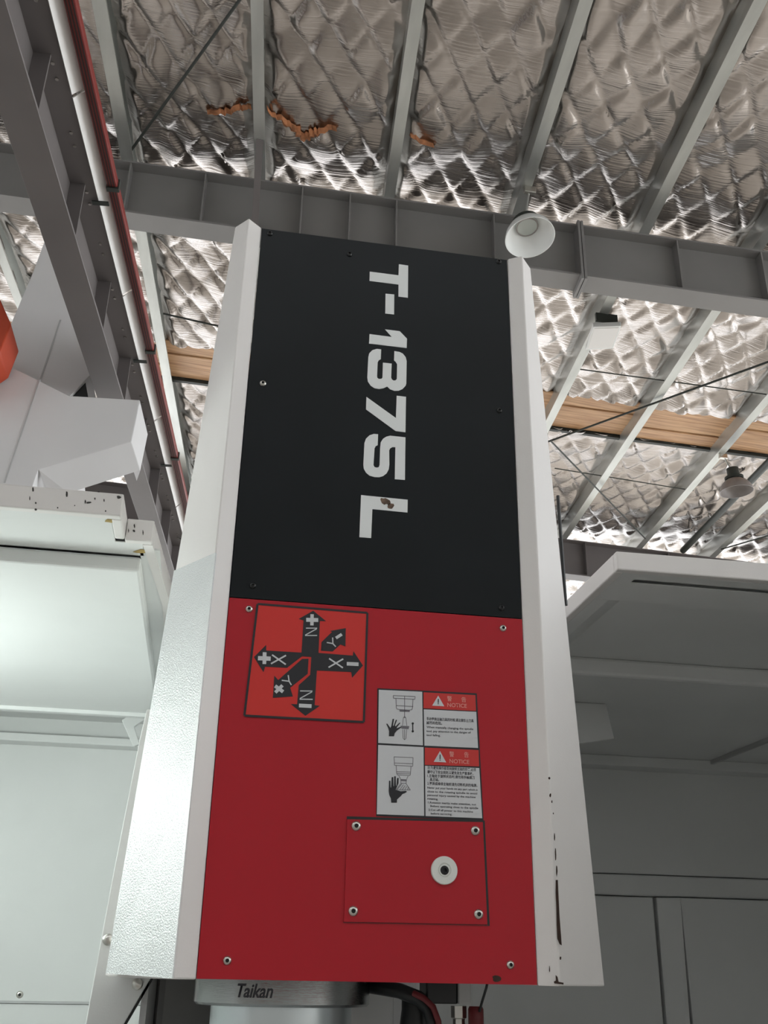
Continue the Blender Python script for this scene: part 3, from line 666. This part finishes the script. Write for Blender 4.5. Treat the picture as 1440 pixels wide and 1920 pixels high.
# access plate
Z6 = lambda p: zm(p, 620, 1510, 4.5)
AP = flat(Z6([(140, 118), (1284, 142), (1322, 1005), (112, 982)]), -.003, 'access_plate', 'red', HD, .003)
flat(Z6([(136, 92), (1300, 128), (1342, 1018), (1300, 1018), (1280, 150), (136, 120)]), -.0006, 'dark_edge_line', 'rubber', HD, .0006)  # black strip painted in for the shadow gap at right, border line on top
flat(Z6([(106, 984), (1330, 1008), (1330, 1016), (106, 992)]), -.0008, 'dark_edge_line', 'redrubber', HD, .0008)  # dark red strip along the plate's lower edge
screws(Z6([(215, 174), (1220, 214), (190, 892), (1248, 919)]), -.003, AP, .0072)
cpt = onY(*Z6([(955, 550)])[0], -.003)
MB().lathe([(.0205, 0), (.0205, .004), (.0195, .005), (.0105, .005), (.0100, .0035), (.0088, .0035), (.0085, .005), (.0066, .005)], cpt, (0, -1, 0), 40).build('cap', 'nylon', HD, smooth=True)
MB().lathe([(.0066, .0052), (.0055, .0062), (.0034, .0062), (.0032, .003), (0, .003)], cpt, (0, -1, 0), 24).build('cap_screw', 'dark', HD, smooth=True)

# spindle nose, hoses and fittings under the head
SX, SY = .1455, .28
MB().lathe([(0, .06), (.1455, .06), (.1455, -.036), (.1415, -.040), (.114, -.040), (.114, -.060), (0, -.06)], (SX, SY, ZB0), n=72).build('spindle_collar', 'brushed', HD, smooth=True)
MB().lathe([(.1165, -.040), (.1165, -.17), (.112, -.18), (0, -.18)], (SX, SY, ZB0), n=72).build('spindle_sleeve', 'chrome', HD, smooth=True)
me, co = text_mesh('Taikan', .25, .018)
x0, x1 = co[:, 0].min(), co[:, 0].max(); Pp = np.zeros_like(co)
ang = -2.15+(co[:, 0]-x0)/(x1-x0)*.40
Pp[:, 0] = SX+.1462*np.cos(ang); Pp[:, 1] = SY+.1462*np.sin(ang); Pp[:, 2] = ZB0-.0265+co[:, 1]/.72*.0195
me.vertices.foreach_set('co', Pp.reshape(-1)); me.update(); me.materials.clear(); me.materials.append(M['textprint'])
o = bpy.data.objects.new('engraved_text', me); COL.objects.link(o); setp(o, HD)
def pt(px, py, Y): return onY(px, py, Y)
MB().tube([pt(688, 1848, .30), pt(715, 1852, .26), pt(750, 1858, .24), pt(785, 1872, .22), pt(805, 1892, .21), pt(815, 1930, .2), pt(818, 1975, .2)], .012, 14).build('coolant_hose', 'rubber', HD, smooth=True)
MB().tube([pt(775, 1862, .205), pt(795, 1872, .195), pt(812, 1888, .19), pt(822, 1915, .187), pt(826, 1970, .187)], .005, 10).build('hose_highlight', 'redrubber', HD, smooth=True)  # thin red tube standing in for the red highlight on the coolant hose
MB().lathe([(0, .0), (.027, 0), (.027, -.02), (.031, -.05), (.033, -.16), (0, -.16)], pt(783, 1868, .27), n=24).build('coolant_nozzle', 'rubber', HD, smooth=True)
MB().box(*sorted((pt(795, 1850, .26).x, pt(853, 1850, .26).x)), .24, .30, pt(800, 1882, .24).z, ZB0+.02).build('junction_block', 'rubber', HD, bevel=.003)
MB().box(*sorted((pt(853, 1850, .26).x, pt(877, 1850, .26).x)), .235, .29, pt(800, 1882, .24).z, ZB0+.02).build('mounting_block', 'greypaint', HD, bevel=.003)
MB().lathe([(0, 0), (.013, 0), (.013, -.018), (.010, -.02), (.010, -.05), (.014, -.052), (.014, -.1), (0, -.1)], pt(860, 1886, .26), n=6).build('fitting', 'steel', HD)
MB().lathe([(0, 0), (.011, 0), (.013, -.004), (.013, -.03), (.011, -.034), (.011, -.1), (0, -.1)], pt(892, 1887, .255), n=20).build('connector', 'redrubber', HD, smooth=True)
MB().tube([pt(914, 1842, .2), pt(912, 1852, .2), pt(904, 1878, .22), pt(899, 1896, .24)], .0022, 8).build('cable_tie', 'rubber', HD)
